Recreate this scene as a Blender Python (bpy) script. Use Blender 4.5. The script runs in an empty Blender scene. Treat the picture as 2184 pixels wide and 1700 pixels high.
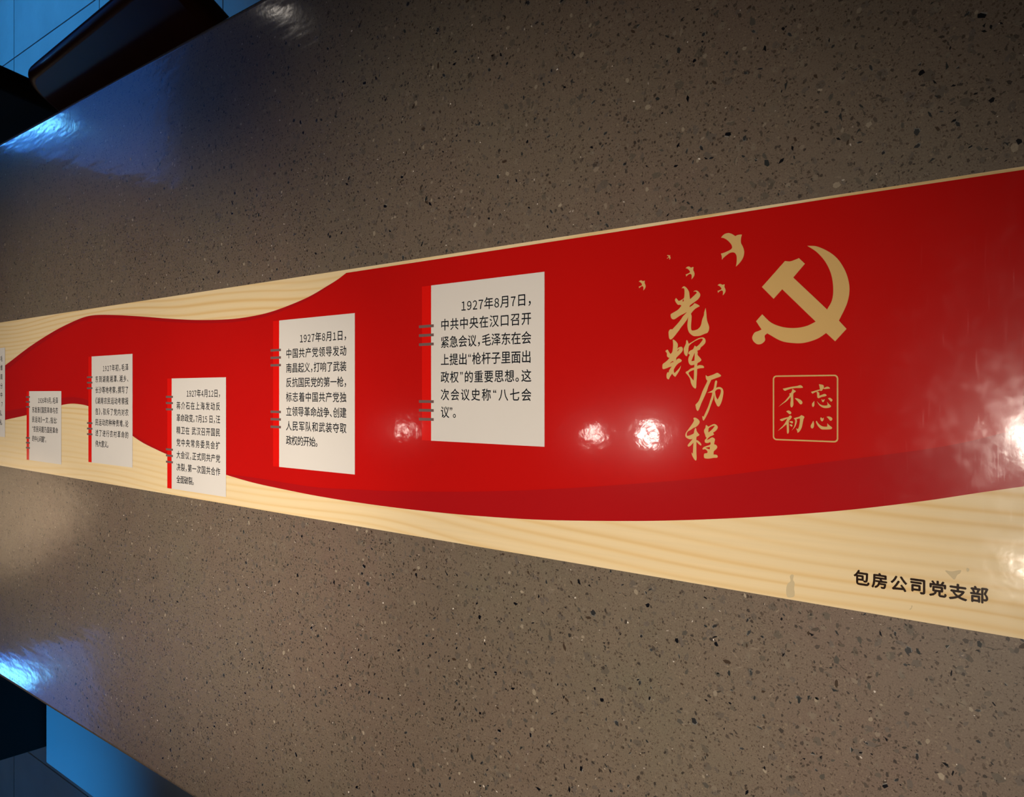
import bpy, bmesh, math, random
from mathutils import Vector, Matrix
random.seed(7)
S = bpy.context.scene
COL = S.collection

# ------------------------------------------------------------------ camera
F = 1740.0                                   # focal length for a 2184 px wide frame
TH = math.atan2(2058.0, F)                   # view axis against the table's long direction
CH = 0.547                                   # lens height over the table top
TZ = 0.75                                    # table top over the floor
cth, sth = math.cos(TH), math.sin(TH)
cam_d = bpy.data.cameras.new('camera'); cam = bpy.data.objects.new('camera', cam_d); COL.objects.link(cam)
cam_d.sensor_fit = 'HORIZONTAL'; cam_d.sensor_width = 36.0
cam_d.lens = 36.0 * F / 2184.0
cam_d.shift_y = -12.0 / 2184.0
cam_d.clip_start = 0.01
D = Vector((-cth, 0, -sth)); R = Vector((sth, 0, -cth)); U = Vector((0, 1, 0))
cam.matrix_world = Matrix(((R.x, U.x, -D.x, 0), (R.y, U.y, -D.y, 0), (R.z, U.z, -D.z, TZ + CH), (0, 0, 0, 1)))
S.camera = cam

def P(x, y, z=0.0):
    """measured point of the photograph -> point on the horizontal plane z above the table top"""
    r = D + (x - 1092) / F * R + (838 - y) / F * U
    t = (z - CH) / r.z
    return Vector((r.x * t, r.y * t, TZ + z))

# ------------------------------------------------------------------ world, lights, exposure
W = bpy.data.worlds.new('world'); S.world = W; W.use_nodes = True
bg = W.node_tree.nodes['Background']; bg.inputs[0].default_value = (1.0, 0.86, 0.74, 1); bg.inputs[1].default_value = 0.02
S.view_settings.view_transform = 'Standard'; S.view_settings.look = 'None'
S.view_settings.exposure = 0.0; S.view_settings.gamma = 1.0; S.view_settings.use_curve_mapping = False

def spot(name, loc, target, power, color, angle, blend=1.0, radius=0.03):
    l = bpy.data.lights.new(name, 'SPOT'); o = bpy.data.objects.new(name, l); COL.objects.link(o)
    l.energy = power; l.color = color; l.spot_size = math.radians(angle); l.spot_blend = blend; l.shadow_soft_size = radius
    o.location = loc
    o.rotation_euler = (Vector(target) - Vector(loc)).to_track_quat('-Z', 'Y').to_euler()
    return o
def area(name, loc, target, power, color, sx, sy):
    l = bpy.data.lights.new(name, 'AREA'); o = bpy.data.objects.new(name, l); COL.objects.link(o)
    l.energy = power; l.color = color; l.shape = 'RECTANGLE'; l.size = sx; l.size_y = sy
    o.location = loc
    o.rotation_euler = (Vector(target) - Vector(loc)).to_track_quat('-Z', 'Y').to_euler()
    return o
WARM = (1.0, 0.87, 0.73)
CEIL = TZ + 1.9
# ceiling downlights, those behind the viewer added to brighten the table: x, y, lens radius, lens radiance, beam power, what the label says
LAMPS = [(-0.31, -0.11, 0.050, 50, 9, (-0.31, -0.11), 48, 'nearest the viewer on the table line'), (0.15, -0.30, 0.030, 60, 138, (-0.52, -0.27), 40, 'behind the viewer, unseen, added to brighten the table'),
         (0.75, -0.22, 0.030, 60, 250, (-1.25, -0.14), 25, 'farthest behind the viewer, unseen, added to brighten the far part of the table'),
         (-1.44, -0.14, 0.024, 130, 36, (-1.44, -0.14), 38, 'above the middle of the table'),
         (-1.67, -0.15, 0.013, 150, 18, (-1.67, -0.15), 38, 'small, above the middle of the table'), (-2.67, -0.16, 0.016, 70, 60, (-2.40, -0.10), 36, 'above the far end of the table'),
         (-0.33, -0.44, 0.030, 16, 2, (-0.33, -0.44), 48, 'off to the bench side of the table'), (-3.63, 1.96, 0.016, 130, 4, (-3.63, 1.96), 48, 'over the aisle behind the chairs')]
for (lx, ly, lr, le, lp, aim, cone, _) in LAMPS:
    spot('downlight_beam', (lx, ly, CEIL - 0.03), (aim[0], aim[1], TZ), lp, WARM, cone, 1.0, max(0.02, lr))
BLUE = (0.03, 0.40, 1.0)
spot('blue_beam', (-3.7, 2.3, CEIL - 0.1), (-3.5, 1.2, 0.0), 260, BLUE, 62, 1.0, 0.05)
spot('blue_beam', (-1.7, -2.2, CEIL - 0.1), (-2.50, -1.00, 0.45), 300, BLUE, 38, 1.0, 0.05)
spot('blue_beam', (-4.3, -2.3, CEIL - 0.1), (-3.6, -1.6, 0.0), 16, BLUE, 44, 1.0, 0.05)  # added spot, turns the floor shaded by the partition blue
spot('wall_washer', (-4.3, -0.7, CEIL - 0.05), (-4.9, -0.65, TZ + 1.0), 200, WARM, 50, 1.0, 0.03)

# ------------------------------------------------------------------ helpers
def link(o, parent=None):
    COL.objects.link(o)
    if parent is not None: o.parent = parent
    return o
def obj(name, verts, faces, mat, parent=None, smooth=False, origin=None):
    me = bpy.data.meshes.new(name)
    if origin is not None: verts = [(v[0] - origin[0], v[1] - origin[1], v[2] - origin[2]) for v in verts]
    me.from_pydata([tuple(v) for v in verts], [], faces); me.update()
    if mat: me.materials.append(mat)
    if smooth:
        for p in me.polygons: p.use_smooth = True
    o = bpy.data.objects.new(name, me)
    if origin is not None: o.location = origin
    return link(o, parent)
def tag(o, label, cat, group=None):
    o['label'] = label; o['category'] = cat
    if group: o['group'] = group
    return o
def thing(name, loc, label, cat, group=None, rz=0.0):
    o = bpy.data.objects.new(name, None); COL.objects.link(o); o.location = loc; o.rotation_euler = (0, 0, rz)
    o.empty_display_size = 0.1
    return tag(o, label, cat, group)
def box(name, a, b, mat, parent=None, bevel=0.0, seg=3, kind=None):
    bm = bmesh.new(); bmesh.ops.create_cube(bm, size=1.0)
    ce = [(a[i] + b[i]) / 2 for i in range(3)]; d = [abs(b[i] - a[i]) for i in range(3)]
    for v in bm.verts: v.co = Vector((v.co.x * d[0], v.co.y * d[1], v.co.z * d[2]))
    if bevel: bmesh.ops.bevel(bm, geom=list(bm.edges), offset=bevel, segments=seg, profile=0.5, affect='EDGES')
    me = bpy.data.meshes.new(name); bm.to_mesh(me); bm.free(); me.materials.append(mat)
    if bevel:
        for p in me.polygons: p.use_smooth = True
        me.set_sharp_from_angle(angle=math.radians(50)) if hasattr(me, 'set_sharp_from_angle') else None
    o = bpy.data.objects.new(name, me); o.location = ce; link(o, parent)
    if kind: o['kind'] = kind
    return o

# ------------------------------------------------------------------ materials
class NT:
    def __init__(s, name):
        s.m = bpy.data.materials.new(name); s.m.use_nodes = True; s.t = s.m.node_tree
        s.b = s.t.nodes['Principled BSDF']
    def n(s, typ, **kw):
        nd = s.t.nodes.new(typ)
        for k, v in kw.items(): setattr(nd, k, v)
        return nd
    def set(s, sock, v):
        if hasattr(v, 'is_output') or isinstance(v, bpy.types.NodeSocket): s.t.links.new(v, sock)
        else: sock.default_value = v
    def math(s, op, a, b=None, c=None, clamp=False):
        nd = s.n('ShaderNodeMath', operation=op); nd.use_clamp = clamp
        s.set(nd.inputs[0], a)
        if b is not None: s.set(nd.inputs[1], b)
        if c is not None: s.set(nd.inputs[2], c)
        return nd.outputs[0]
    def vmath(s, op, a, b=None):
        nd = s.n('ShaderNodeVectorMath', operation=op); s.set(nd.inputs[0], a)
        if b is not None:
            s.set(nd.inputs[3] if op == 'SCALE' else nd.inputs[1], b)
        return nd.outputs['Value'] if op in ('DOT_PRODUCT', 'LENGTH') else nd.outputs[0]
    def mix(s, fac, a, b):
        nd = s.n('ShaderNodeMix', data_type='RGBA'); s.set(nd.inputs[0], fac)
        for k, v in ((6, a), (7, b)):
            s.set(nd.inputs[k], (*v, 1) if isinstance(v, tuple) and len(v) == 3 else v)
        return nd.outputs[2]
    def coord(s):
        return s.n('ShaderNodeTexCoord').outputs['Object']
    def noise(s, vec, scale, detail=3, rough=0.5, dist=0.0):
        nd = s.n('ShaderNodeTexNoise'); s.set(nd.inputs['Vector'], vec)
        nd.inputs['Scale'].default_value = scale; nd.inputs['Detail'].default_value = detail
        nd.inputs['Roughness'].default_value = rough; nd.inputs['Distortion'].default_value = dist
        return nd.outputs[0]
    def ramp(s, fac, stops):
        nd = s.n('ShaderNodeValToRGB'); s.set(nd.inputs[0], fac)
        el = nd.color_ramp.elements
        while len(el) < len(stops): el.new(0.5)
        for e, (p, c) in zip(el, stops): e.position = p; e.color = (*c, 1) if len(c) == 3 else c
        return nd.outputs[0]
    def map(s, vec, scale=(1, 1, 1), loc=(0, 0, 0)):
        nd = s.n('ShaderNodeMapping'); s.set(nd.inputs[0], vec)
        nd.inputs['Scale'].default_value = scale; nd.inputs['Location'].default_value = loc
        return nd.outputs[0]
    def P(s, **kw):
        for k, v in kw.items(): s.set(s.b.inputs[k.replace('_', ' ')], v)
    def bump(s, h, strength, dist):
        nd = s.n('ShaderNodeBump'); nd.inputs['Strength'].default_value = strength; nd.inputs['Distance'].default_value = dist
        s.set(nd.inputs['Height'], h); return nd.outputs[0]
def c4(c): return (c[0], c[1], c[2], 1)

def plain(name, col, rough=0.5, metallic=0.0, spec=0.5, mott=0.08, mscale=8.0, **kw):
    t = NT(name); n = t.noise(t.coord(), mscale, 4)
    f = t.math('MULTIPLY_ADD', n, 2 * mott, 1 - mott)
    mx = t.n('ShaderNodeMix', data_type='RGBA', blend_type='MULTIPLY'); mx.inputs[0].default_value = 1
    mx.inputs[6].default_value = c4(col); t.t.links.new(f, mx.inputs[7])
    t.P(Base_Color=mx.outputs[2], Roughness=rough, Metallic=metallic)
    t.b.inputs['Specular IOR Level'].default_value = spec
    for k, v in kw.items(): t.set(t.b.inputs[k.replace('_', ' ')], v)
    return t.m
def emit(name, col, strength):
    t = NT(name); t.P(Base_Color=c4(col), Emission_Color=c4(col), Emission_Strength=strength, Roughness=0.5); return t.m

# glossy laminated film shared by every printed layer of the banner
def film(t, vec=None):
    v = vec or t.coord()
    waves = t.noise(t.map(v, (1, 1, 1)), 55, 2, 0.5)
    fine = t.noise(v, 420, 3, 0.6)
    h = t.math('ADD', t.math('MULTIPLY', waves, 0.00014), t.math('MULTIPLY', fine, 0.000016))
    bn = t.bump(h, 1.0, 1.0); t.t.links.new(bn, t.b.inputs['Coat Normal']); 
    scuff = t.noise(v, 26, 6, 0.65)
    # wear: scuffed matte film at the near end where hands rest
    sx = t.n('ShaderNodeSeparateXYZ'); t.set(sx.inputs[0], v)
    near = t.math('MULTIPLY_ADD', sx.outputs[0], 4.0, 1.30, clamp=True)
    r = t.math('MULTIPLY_ADD', scuff, t.math('MULTIPLY', near, 0.12), 0.15)
    blot = t.math('MULTIPLY', t.math('MULTIPLY_ADD', t.noise(v, 75, 7, 0.75), 3.4, -1.35, clamp=True), near)
    scr = t.noise(t.map(v, (900, 40, 1)), 1.0, 3, 0.6)
    scr = t.math('MULTIPLY', t.math('MULTIPLY_ADD', scr, 6.0, -3.4, clamp=True), near)
    cr = t.math('MULTIPLY_ADD', t.math('MAXIMUM', t.math('MULTIPLY', blot, 0.7), scr), 0.24, 0.055)
    t.P(Roughness=r, Coat_Weight=0.7, Coat_Roughness=cr, Coat_IOR=1.5)
    t.b.inputs['Specular IOR Level'].default_value = 0.22
    return t
def print_mat(name, col, mott=0.04):
    t = NT(name); v = t.coord()
    n = t.noise(v, 9, 4)
    f = t.math('MULTIPLY_ADD', n, 2 * mott, 1 - mott)
    mx = t.n('ShaderNodeMix', data_type='RGBA', blend_type='MULTIPLY'); mx.inputs[0].default_value = 1
    mx.inputs[6].default_value = c4(col); t.t.links.new(f, mx.inputs[7])
    t.P(Base_Color=mx.outputs[2]); film(t, v); return t.m

M_RED = print_mat('print_red', (0.51, 0.006, 0.005))
M_SHADE = print_mat('print_dark_red', (0.40, 0.007, 0.009))
M_BAR = print_mat('print_bright_red', (0.72, 0.008, 0.005))
M_CARD = print_mat('print_white', (0.72, 0.69, 0.65), 0.03)
M_INK = print_mat('print_ink', (0.012, 0.014, 0.020), 0.0)
M_INKB = print_mat('print_brown_ink', (0.025, 0.013, 0.008), 0.0)
M_RING = print_mat('print_grey', (0.175, 0.105, 0.10), 0.02)
M_GOLD = print_mat('print_gold', (0.66, 0.43, 0.165), 0.04)

def wood_print():
    t = NT('print_pine'); v = t.coord()
    wob = t.noise(t.map(v, (1.1, 3, 1)), 1.0, 2)
    sx = t.n('ShaderNodeSeparateXYZ'); t.set(sx.inputs[0], v)
    y = t.math('ADD', sx.outputs[1], t.math('MULTIPLY_ADD', wob, 0.11, -0.055))
    cmb = t.n('ShaderNodeCombineXYZ'); t.set(cmb.inputs[0], t.math('MULTIPLY', sx.outputs[0], 0.012)); t.set(cmb.inputs[1], y)
    fib = t.noise(t.map(v, (5, 260, 1)), 1.0, 3, 0.6)
    a = t.noise(cmb.outputs[0], 60, 2, 0.5)
    b = t.noise(cmb.outputs[0], 15, 2, 0.5)
    ph = t.math('ADD', t.math('MULTIPLY', y, 700.0), t.math('MULTIPLY', a, 5.0))
    st = t.math('POWER', t.math('MULTIPLY_ADD', t.math('SINE', ph), 0.5, 0.5), 2.2)
    g = t.math('MULTIPLY', st, t.math('MULTIPLY_ADD', b, 2.6, -0.55, clamp=True))
    c = t.ramp(g, [(0.0, (0.83, 0.665, 0.40)), (0.45, (0.81, 0.62, 0.34)), (1.0, (0.75, 0.51, 0.225))])
    mx = t.n('ShaderNodeMix', data_type='RGBA', blend_type='MULTIPLY'); mx.inputs[0].default_value = 1
    t.t.links.new(c, mx.inputs[6]); t.t.links.new(t.math('MULTIPLY_ADD', fib, 0.12, 0.93), mx.inputs[7])
    t.P(Base_Color=mx.outputs[2]); film(t, v); return t.m
M_PINE = wood_print()

def terrazzo():
    t = NT('terrazzo'); v0 = t.coord()
    # flatten to the polished plane
    sx = t.n('ShaderNodeSeparateXYZ'); t.set(sx.inputs[0], v0)
    v = t.n('ShaderNodeCombineXYZ'); t.set(v.inputs[0], sx.outputs[0]); t.set(v.inputs[1], t.math('ADD', sx.outputs[1], t.math('MULTIPLY', sx.outputs[2], 0.9))); v = v.outputs[0]
    warpn = t.n('ShaderNodeTexNoise'); t.set(warpn.inputs['Vector'], v); warpn.inputs['Scale'].default_value = 260; warpn.inputs['Detail'].default_value = 2
    warp = t.vmath('SCALE', t.vmath('SUBTRACT', warpn.outputs['Color'], (0.5, 0.5, 0.5)), 0.0016)
    vw = t.vmath('ADD', v, warp)
    big = t.noise(v, 3.0, 4, 0.6); mid = t.noise(v, 28, 4, 0.6); fin = t.noise(v, 900, 3, 0.7)
    base = t.mix(t.math('MULTIPLY_ADD', big, 2.2, -0.6, clamp=True), (0.160, 0.108, 0.084), (0.148, 0.129, 0.090))
    base = t.mix(t.math('MULTIPLY_ADD', mid, 1.6, -0.5, clamp=True), base, (0.172, 0.132, 0.097))
    mx = t.n('ShaderNodeMix', data_type='RGBA', blend_type='MULTIPLY'); mx.inputs[0].default_value = 1
    t.t.links.new(base, mx.inputs[6]); t.t.links.new(t.math('MULTIPLY_ADD', fin, 0.9, 0.55), mx.inputs[7])
    col = mx.outputs[2]
    def layer(col, cell, prob, size, smin, aspect, color, color2=None, off=0.0, soft=0.0, opacity=1.0, rim=None, clump=0.0):
        vv = t.vmath('ADD', vw, (off * 1.37, off * 0.71, 0.0))
        vor = t.n('ShaderNodeTexVoronoi', voronoi_dimensions='2D', feature='F1')
        t.set(vor.inputs['Vector'], vv); vor.inputs['Scale'].default_value = 1.0 / cell
        loc = t.vmath('SUBTRACT', vv, vor.outputs['Position'])
        sc = t.n('ShaderNodeSeparateColor'); t.t.links.new(vor.outputs['Color'], sc.inputs[0])
        rr, rg, rb = sc.outputs
        rot = t.n('ShaderNodeVectorRotate', rotation_type='Z_AXIS'); t.set(rot.inputs['Vector'], loc)
        t.set(rot.inputs['Angle'], t.math('MULTIPLY', rr, 41.0))
        asp = t.math('MULTIPLY_ADD', t.math('FRACT', t.math('MULTIPLY', rb, 7.3)), aspect - 1.0, 1.0)
        sp = t.n('ShaderNodeSeparateXYZ'); t.set(sp.inputs[0], rot.outputs[0])
        cb = t.n('ShaderNodeCombineXYZ'); t.set(cb.inputs[0], sp.outputs[0]); t.set(cb.inputs[1], t.math('MULTIPLY', sp.outputs[1], asp))
        d = None
        for (dx, dy) in ((1.0, 0.15), (-0.1, 1.0), (-0.85, 0.45), (-0.55, -0.9), (0.6, -0.75)):
            q = t.vmath('DOT_PRODUCT', cb.outputs[0], (dx, dy, 0.0))
            d = q if d is None else t.math('MAXIMUM', d, q)
        sz = t.math('MULTIPLY_ADD', t.math('POWER', t.math('FRACT', t.math('MULTIPLY', rg, 13.7)), 2.0), size - smin, smin)
        k = t.math('DIVIDE', d, sz)
        if soft > 0: m = t.math('MULTIPLY', t.math('SUBTRACT', 1.0, k), 1.0 / soft, clamp=True)
        else: m = t.math('LESS_THAN', k, 1.0)
        pr = prob
        if clump: pr = t.math('MULTIPLY', t.math('MULTIPLY_ADD', t.noise(vv, 22.0 + off, 2), 4.0, -1.3, clamp=True), prob * 1.5)
        on = t.math('LESS_THAN', rg, pr)
        m = t.math('MULTIPLY', m, on)
        cc = color if color2 is None else t.mix(t.math('FRACT', t.math('MULTIPLY', rb, 3.1)), color, color2)
        if rim:
            inr = t.math('GREATER_THAN', k, 0.72)
            side = t.math('GREATER_THAN', sp.outputs[0], 0.0)
            cc = t.mix(t.math('MULTIPLY', t.math('MULTIPLY', inr, side), 0.8), cc, rim)
        return t.mix(t.math('MULTIPLY', m, opacity), col, cc)
    # translucent grey-brown aggregate, then specks, shards, pale and black chips, painted glints last
    col = layer(col, 0.0095, 0.40, 0.0042, 0.0016, 2.4, (0.095, 0.082, 0.062), (0.120, 0.100, 0.085), 0.3, 0.15, 0.8)
    col = layer(col, 0.0100, 0.22, 0.0046, 0.0018, 2.0, (0.21, 0.175, 0.130), (0.18, 0.15, 0.115), 5.1, 0.6, 0.6)
    col = layer(col, 0.0016, 0.45, 0.00055, 0.0002, 2.5, (0.070, 0.045, 0.030), (0.10, 0.070, 0.050), 1.1, 0.0, 0.75, None, 1)
    col = layer(col, 0.0024, 0.42, 0.0010, 0.0004, 8.0, (0.25, 0.195, 0.135), (0.21, 0.165, 0.115), 2.3, 0.0, 0.7, None, 1)
    col = layer(col, 0.0028, 0.40, 0.0012, 0.0005, 6.0, (0.075, 0.052, 0.036), (0.10, 0.072, 0.050), 2.9, 0.0, 0.8)
    col = layer(col, 0.0036, 0.42, 0.0012, 0.0004, 2.6, (0.032, 0.022, 0.015), (0.080, 0.055, 0.038), 3.7, 0.0, 0.9, None, 1)
    col = layer(col, 0.0052, 0.26, 0.0017, 0.0006, 2.8, (0.022, 0.017, 0.014), (0.075, 0.058, 0.045), 4.4, 0.0, 0.9)
    col = layer(col, 0.0075, 0.28, 0.0030, 0.0014, 11.0, (0.045, 0.036, 0.026), (0.25, 0.20, 0.15), 6.2, 0.0, 0.8)
    col = layer(col, 0.0092, 0.06, 0.0030, 0.0012, 3.0, (0.004, 0.005, 0.008), (0.035, 0.038, 0.038), 7.9, 0.0, 0.97, (0.17, 0.165, 0.15))
    col = layer(col, 0.0150, 0.04, 0.0036, 0.0016, 1.9, (0.40, 0.34, 0.25), (0.24, 0.20, 0.15), 9.2, 0.25, 0.8)
    col = layer(col, 0.0110, 0.12, 0.0010, 0.0004, 3.0, (0.80, 0.74, 0.66), (0.35, 0.30, 0.25), 8.4, 0.0, 1.0)  # glints painted as tiny near-white flecks
    t.P(Base_Color=col)
    wav = t.noise(t.map(v, (7, 22, 1)), 1.0, 3, 0.55)
    fw = t.noise(v, 130, 2, 0.5)
    h = t.math('ADD', t.math('MULTIPLY', wav, 0.0006), t.math('MULTIPLY', fw, 0.00004))
    nb = t.bump(h, 1.0, 1.0)
    t.t.links.new(nb, t.b.inputs['Coat Normal'])
    t.P(Roughness=0.45, Coat_Weight=0.8, Coat_Roughness=0.10, Coat_IOR=1.5)
    t.b.inputs['Specular IOR Level'].default_value = 0.3
    return t.m
M_TERR = terrazzo()

def tile_mat():
    t = NT('floor_tile_ceramic'); v = t.coord()
    n = t.noise(v, 3.5, 5, 0.6)
    c = t.ramp(n, [(0.3, (0.42, 0.43, 0.45)), (0.7, (0.52, 0.53, 0.55))])
    t.P(Base_Color=c, Roughness=0.45); return t.m
M_TILE = tile_mat()
M_GROUT = plain('grout', (0.08, 0.08, 0.085), 0.8)
M_DARKWOOD = plain('dark_varnished_wood', (0.035, 0.008, 0.003), 0.3, 0, 0.12, 0.25, 20)
M_BLACK = plain('black_laminate', (0.004, 0.004, 0.003), 0.7, 0, 0.2)
M_BENCH = plain('pale_bench_laminate', (0.30, 0.33, 0.36), 0.6, 0, 0.3, 0.05, 6)
M_STEEL = plain('brushed_steel', (0.35, 0.34, 0.33), 0.35, 1.0)
M_WALL = plain('dark_wall_paint', (0.10, 0.075, 0.055), 0.8, 0, 0.3)
M_WALLB = plain('beige_wall_paint', (0.30, 0.24, 0.17), 0.8, 0, 0.3)
M_CEIL = plain('charcoal_ceiling_paint', (0.045, 0.04, 0.036), 0.9, 0, 0.2)
M_TRIMM = plain('lamp_trim_metal', (0.5, 0.5, 0.5), 0.3, 1.0)
M_SCREEN = emit('blue_screen', (0.03, 0.24, 1.0), 0.85)
M_GLOWBAR = emit('blue_streak_glow', (0.16, 0.62, 1.0), 22.0)  # glow of the bars added for the mirrored streaks

# ------------------------------------------------------------------ the room
X0, X1, Y0, Y1 = -4.9, 1.6, -2.5, 2.6
fl = box('floor', (X0, Y0, -0.08), (X1, Y1, -0.006), M_GROUT, kind='structure')
px, py = 0.84, 0.735
tile_me = None
ix = math.floor((X0 + 3.902) / px); 
a = -3.902 + ix * px
while a < X1:
    b = 1.44 - 6 * py
    while b < Y1:
        xa, xb, ya, yb = max(a + 0.003, X0), min(a + px - 0.003, X1), max(b + 0.003, Y0), min(b + py - 0.003, Y1)
        if xb - xa > 0.02 and yb - ya > 0.02:
            full = abs(xb - xa - px + 0.006) < 1e-6 and abs(yb - ya - py + 0.006) < 1e-6
            ce = ((xa + xb) / 2, (ya + yb) / 2, -0.003)
            if full and tile_me:
                o = bpy.data.objects.new('floor_tile', tile_me); o.location = ce; link(o)
            else:
                o = box('floor_tile', (xa, ya, -0.006), (xb, yb, 0.0), M_TILE)
                if full: tile_me = o.data
            o.parent = fl; o.matrix_parent_inverse = Matrix.Translation(-Vector(fl.location))
        b += py
    a += px
box('wall_back', (X0 - 0.1, Y0, 0), (X0, Y1, CEIL), M_WALLB, kind='structure')
box('wall_left', (X0, Y0 - 0.1, 0), (X1, Y0, CEIL), M_WALL, kind='structure')
box('wall_right', (X0, Y1, 0), (X1, Y1 + 0.1, CEIL), M_WALL, kind='structure')
box('wall_front', (X1, Y0, 0), (X1 + 0.1, Y1, CEIL), M_WALL, kind='structure')
box('ceiling', (X0, Y0, CEIL), (X1, Y1, CEIL + 0.1), M_CEIL, kind='structure')

def disc(name, r, z, mat, parent, r2=None, z2=None, n=32):
    vs, fs = [], []
    if r2 is None:
        vs = [(r * math.cos(2 * math.pi * i / n), r * math.sin(2 * math.pi * i / n), z) for i in range(n)]
        fs = [tuple(range(n))[::-1]]
    else:
        prof = [(r, z), (r2, z), (r2, z2), (r, z2)]
        for i in range(n):
            a = 2 * math.pi * i / n
            vs += [(p[0] * math.cos(a), p[0] * math.sin(a), p[1]) for p in prof]
        for i in range(n):
            j = (i + 1) % n
            for k in range(4):
                fs.append((4 * i + k, 4 * i + (k + 1) % 4, 4 * j + (k + 1) % 4, 4 * j + k))
    return obj(name, vs, fs, mat, parent)
for (lx, ly, lr, le, lp, aim, cone, lab) in LAMPS:
    t = thing('ceiling_downlight', (lx, ly, CEIL), 'round recessed warm ceiling downlight ' + lab, 'lamp')
    disc('trim_ring', lr, 0.0, M_TRIMM, t, lr + 0.015, -0.010)
    disc('lens', lr, -0.006, emit('lamp_lens', (1.0, 0.90, 0.78), le), t)

# blue glowing screens on the far wall, mirrored in the polished table
def screen(loc, w, h, label, bars):
    t = thing('light_panel', loc, label, 'light panel')
    box('frame', (0, -w / 2 - 0.03, -h / 2 - 0.03), (0.03, w / 2 + 0.03, h / 2 + 0.03), M_BLACK, t)
    box('screen', (0.03, -w / 2, -h / 2), (0.034, w / 2, h / 2), M_SCREEN, t)
    for (ya, za, yb, zb, w2) in bars:                                # added glowing bar, slanted to mirror as a bright streak on the table
        d = Vector((0, yb - ya, zb - za)).normalized(); q = Vector((0, d.z, -d.y)) * w2
        c = [Vector((0, ya, za)) - q, Vector((0, ya, za)) + q, Vector((0, yb, zb)) + q, Vector((0, yb, zb)) - q]
        obj('added_glow_bar', [(0.036, v.y, v.z) for v in c] + [(0.06, v.y, v.z) for v in c],
            [(3, 2, 1, 0), (4, 5, 6, 7), (0, 1, 5, 4), (1, 2, 6, 5), (2, 3, 7, 6), (3, 0, 4, 7)], M_GLOWBAR, t)
screen((X0, 1.90, TZ + 1.45), 1.20, 1.10, 'large blue glowing panel on the far wall, chair side', [(-0.56, -0.52, -0.37, -0.17, 0.022)])
screen((X0, -1.84, TZ + 1.18), 0.9, 0.6, 'smaller blue glowing panel on the far wall, bench side', [(0.40, -0.24, 0.26, -0.06, 0.03)])

# ------------------------------------------------------------------ the table
TX0, TX1, TY0, TY1 = -2.60, 0.42, -0.535, 0.472
tb = thing('dining_table', ((TX0 + TX1) / 2, (TY0 + TY1) / 2, 0), 'long polished brown terrazzo table speckled with black and pale chips', 'table')
cx, cy = tb.location.x, tb.location.y
# slab: a rounded rim swept round the outline
def slab(name, x0, x1, y0, y1, z0, z1, r, rc, mat, parent):
    seg = 6; cs = 8; prof = []
    for k in range(seg + 1):
        a = math.pi / 2 * k / seg; prof.append((r * (1 - math.sin(a)), z1 - r * (1 - math.cos(a))))
    for k in range(seg + 1):
        a = math.pi / 2 * k / seg; prof.append((r * (1 - math.cos(a)), z0 + r * (1 - math.sin(a))))
    rings = []; vs = []
    for (ins, z) in prof:
        ring = []
        for (qx, qy, a0) in ((x1 - rc, y1 - rc, 0), (x0 + rc, y1 - rc, 90), (x0 + rc, y0 + rc, 180), (x1 - rc, y0 + rc, 270)):
            for k in range(cs + 1):
                a = math.radians(a0 + 90 * k / cs); rr = rc - ins
                ring.append(len(vs)); vs.append((qx + rr * math.cos(a), qy + rr * math.sin(a), z))
        rings.append(ring)
    fs = [tuple(rings[0])]
    for i in range(len(rings) - 1):
        A, B = rings[i], rings[i + 1]
        for k in range(len(A)):
            l = (k + 1) % len(A); fs.append((A[k], B[k], B[l], A[l]))
    fs.append(tuple(rings[-1][::-1]))
    o = obj(name, vs, fs, mat, parent)
    for i, p in enumerate(o.data.polygons): p.use_smooth = 0 < i < len(fs) - 1
    return o
slab('tabletop', TX0 - cx, TX1 - cx, TY0 - cy, TY1 - cy, TZ - 0.04, TZ, 0.010, 0.03, M_TERR, tb)
for sx in (-1.05, 1.05):
    box('pedestal', (sx - 0.06, -0.06, 0.02), (sx + 0.06, 0.06, TZ - 0.06), M_STEEL, tb, 0.006)
    box('base_plate', (sx - 0.25, -0.28, 0.0), (sx + 0.25, 0.28, 0.02), M_STEEL, tb, 0.004)
    box('top_bracket', (sx - 0.2, -0.35, TZ - 0.06), (sx + 0.2, 0.35, TZ - 0.04), M_STEEL, tb, 0.003)

# the banner's long edges
def px_edge(xa, ya, xb, yb, X):
    A, B = P(xa, ya), P(xb, yb); return A.y + (B.y - A.y) * (X - A.x) / (B.x - A.x)
BX0, BX1 = -2.45, 0.30
ytop = lambda X: px_edge(0, 688.5, 2184, 356.0, X)
ybot = lambda X: px_edge(0, 992.6, 2184, 1362.0, X)

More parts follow.
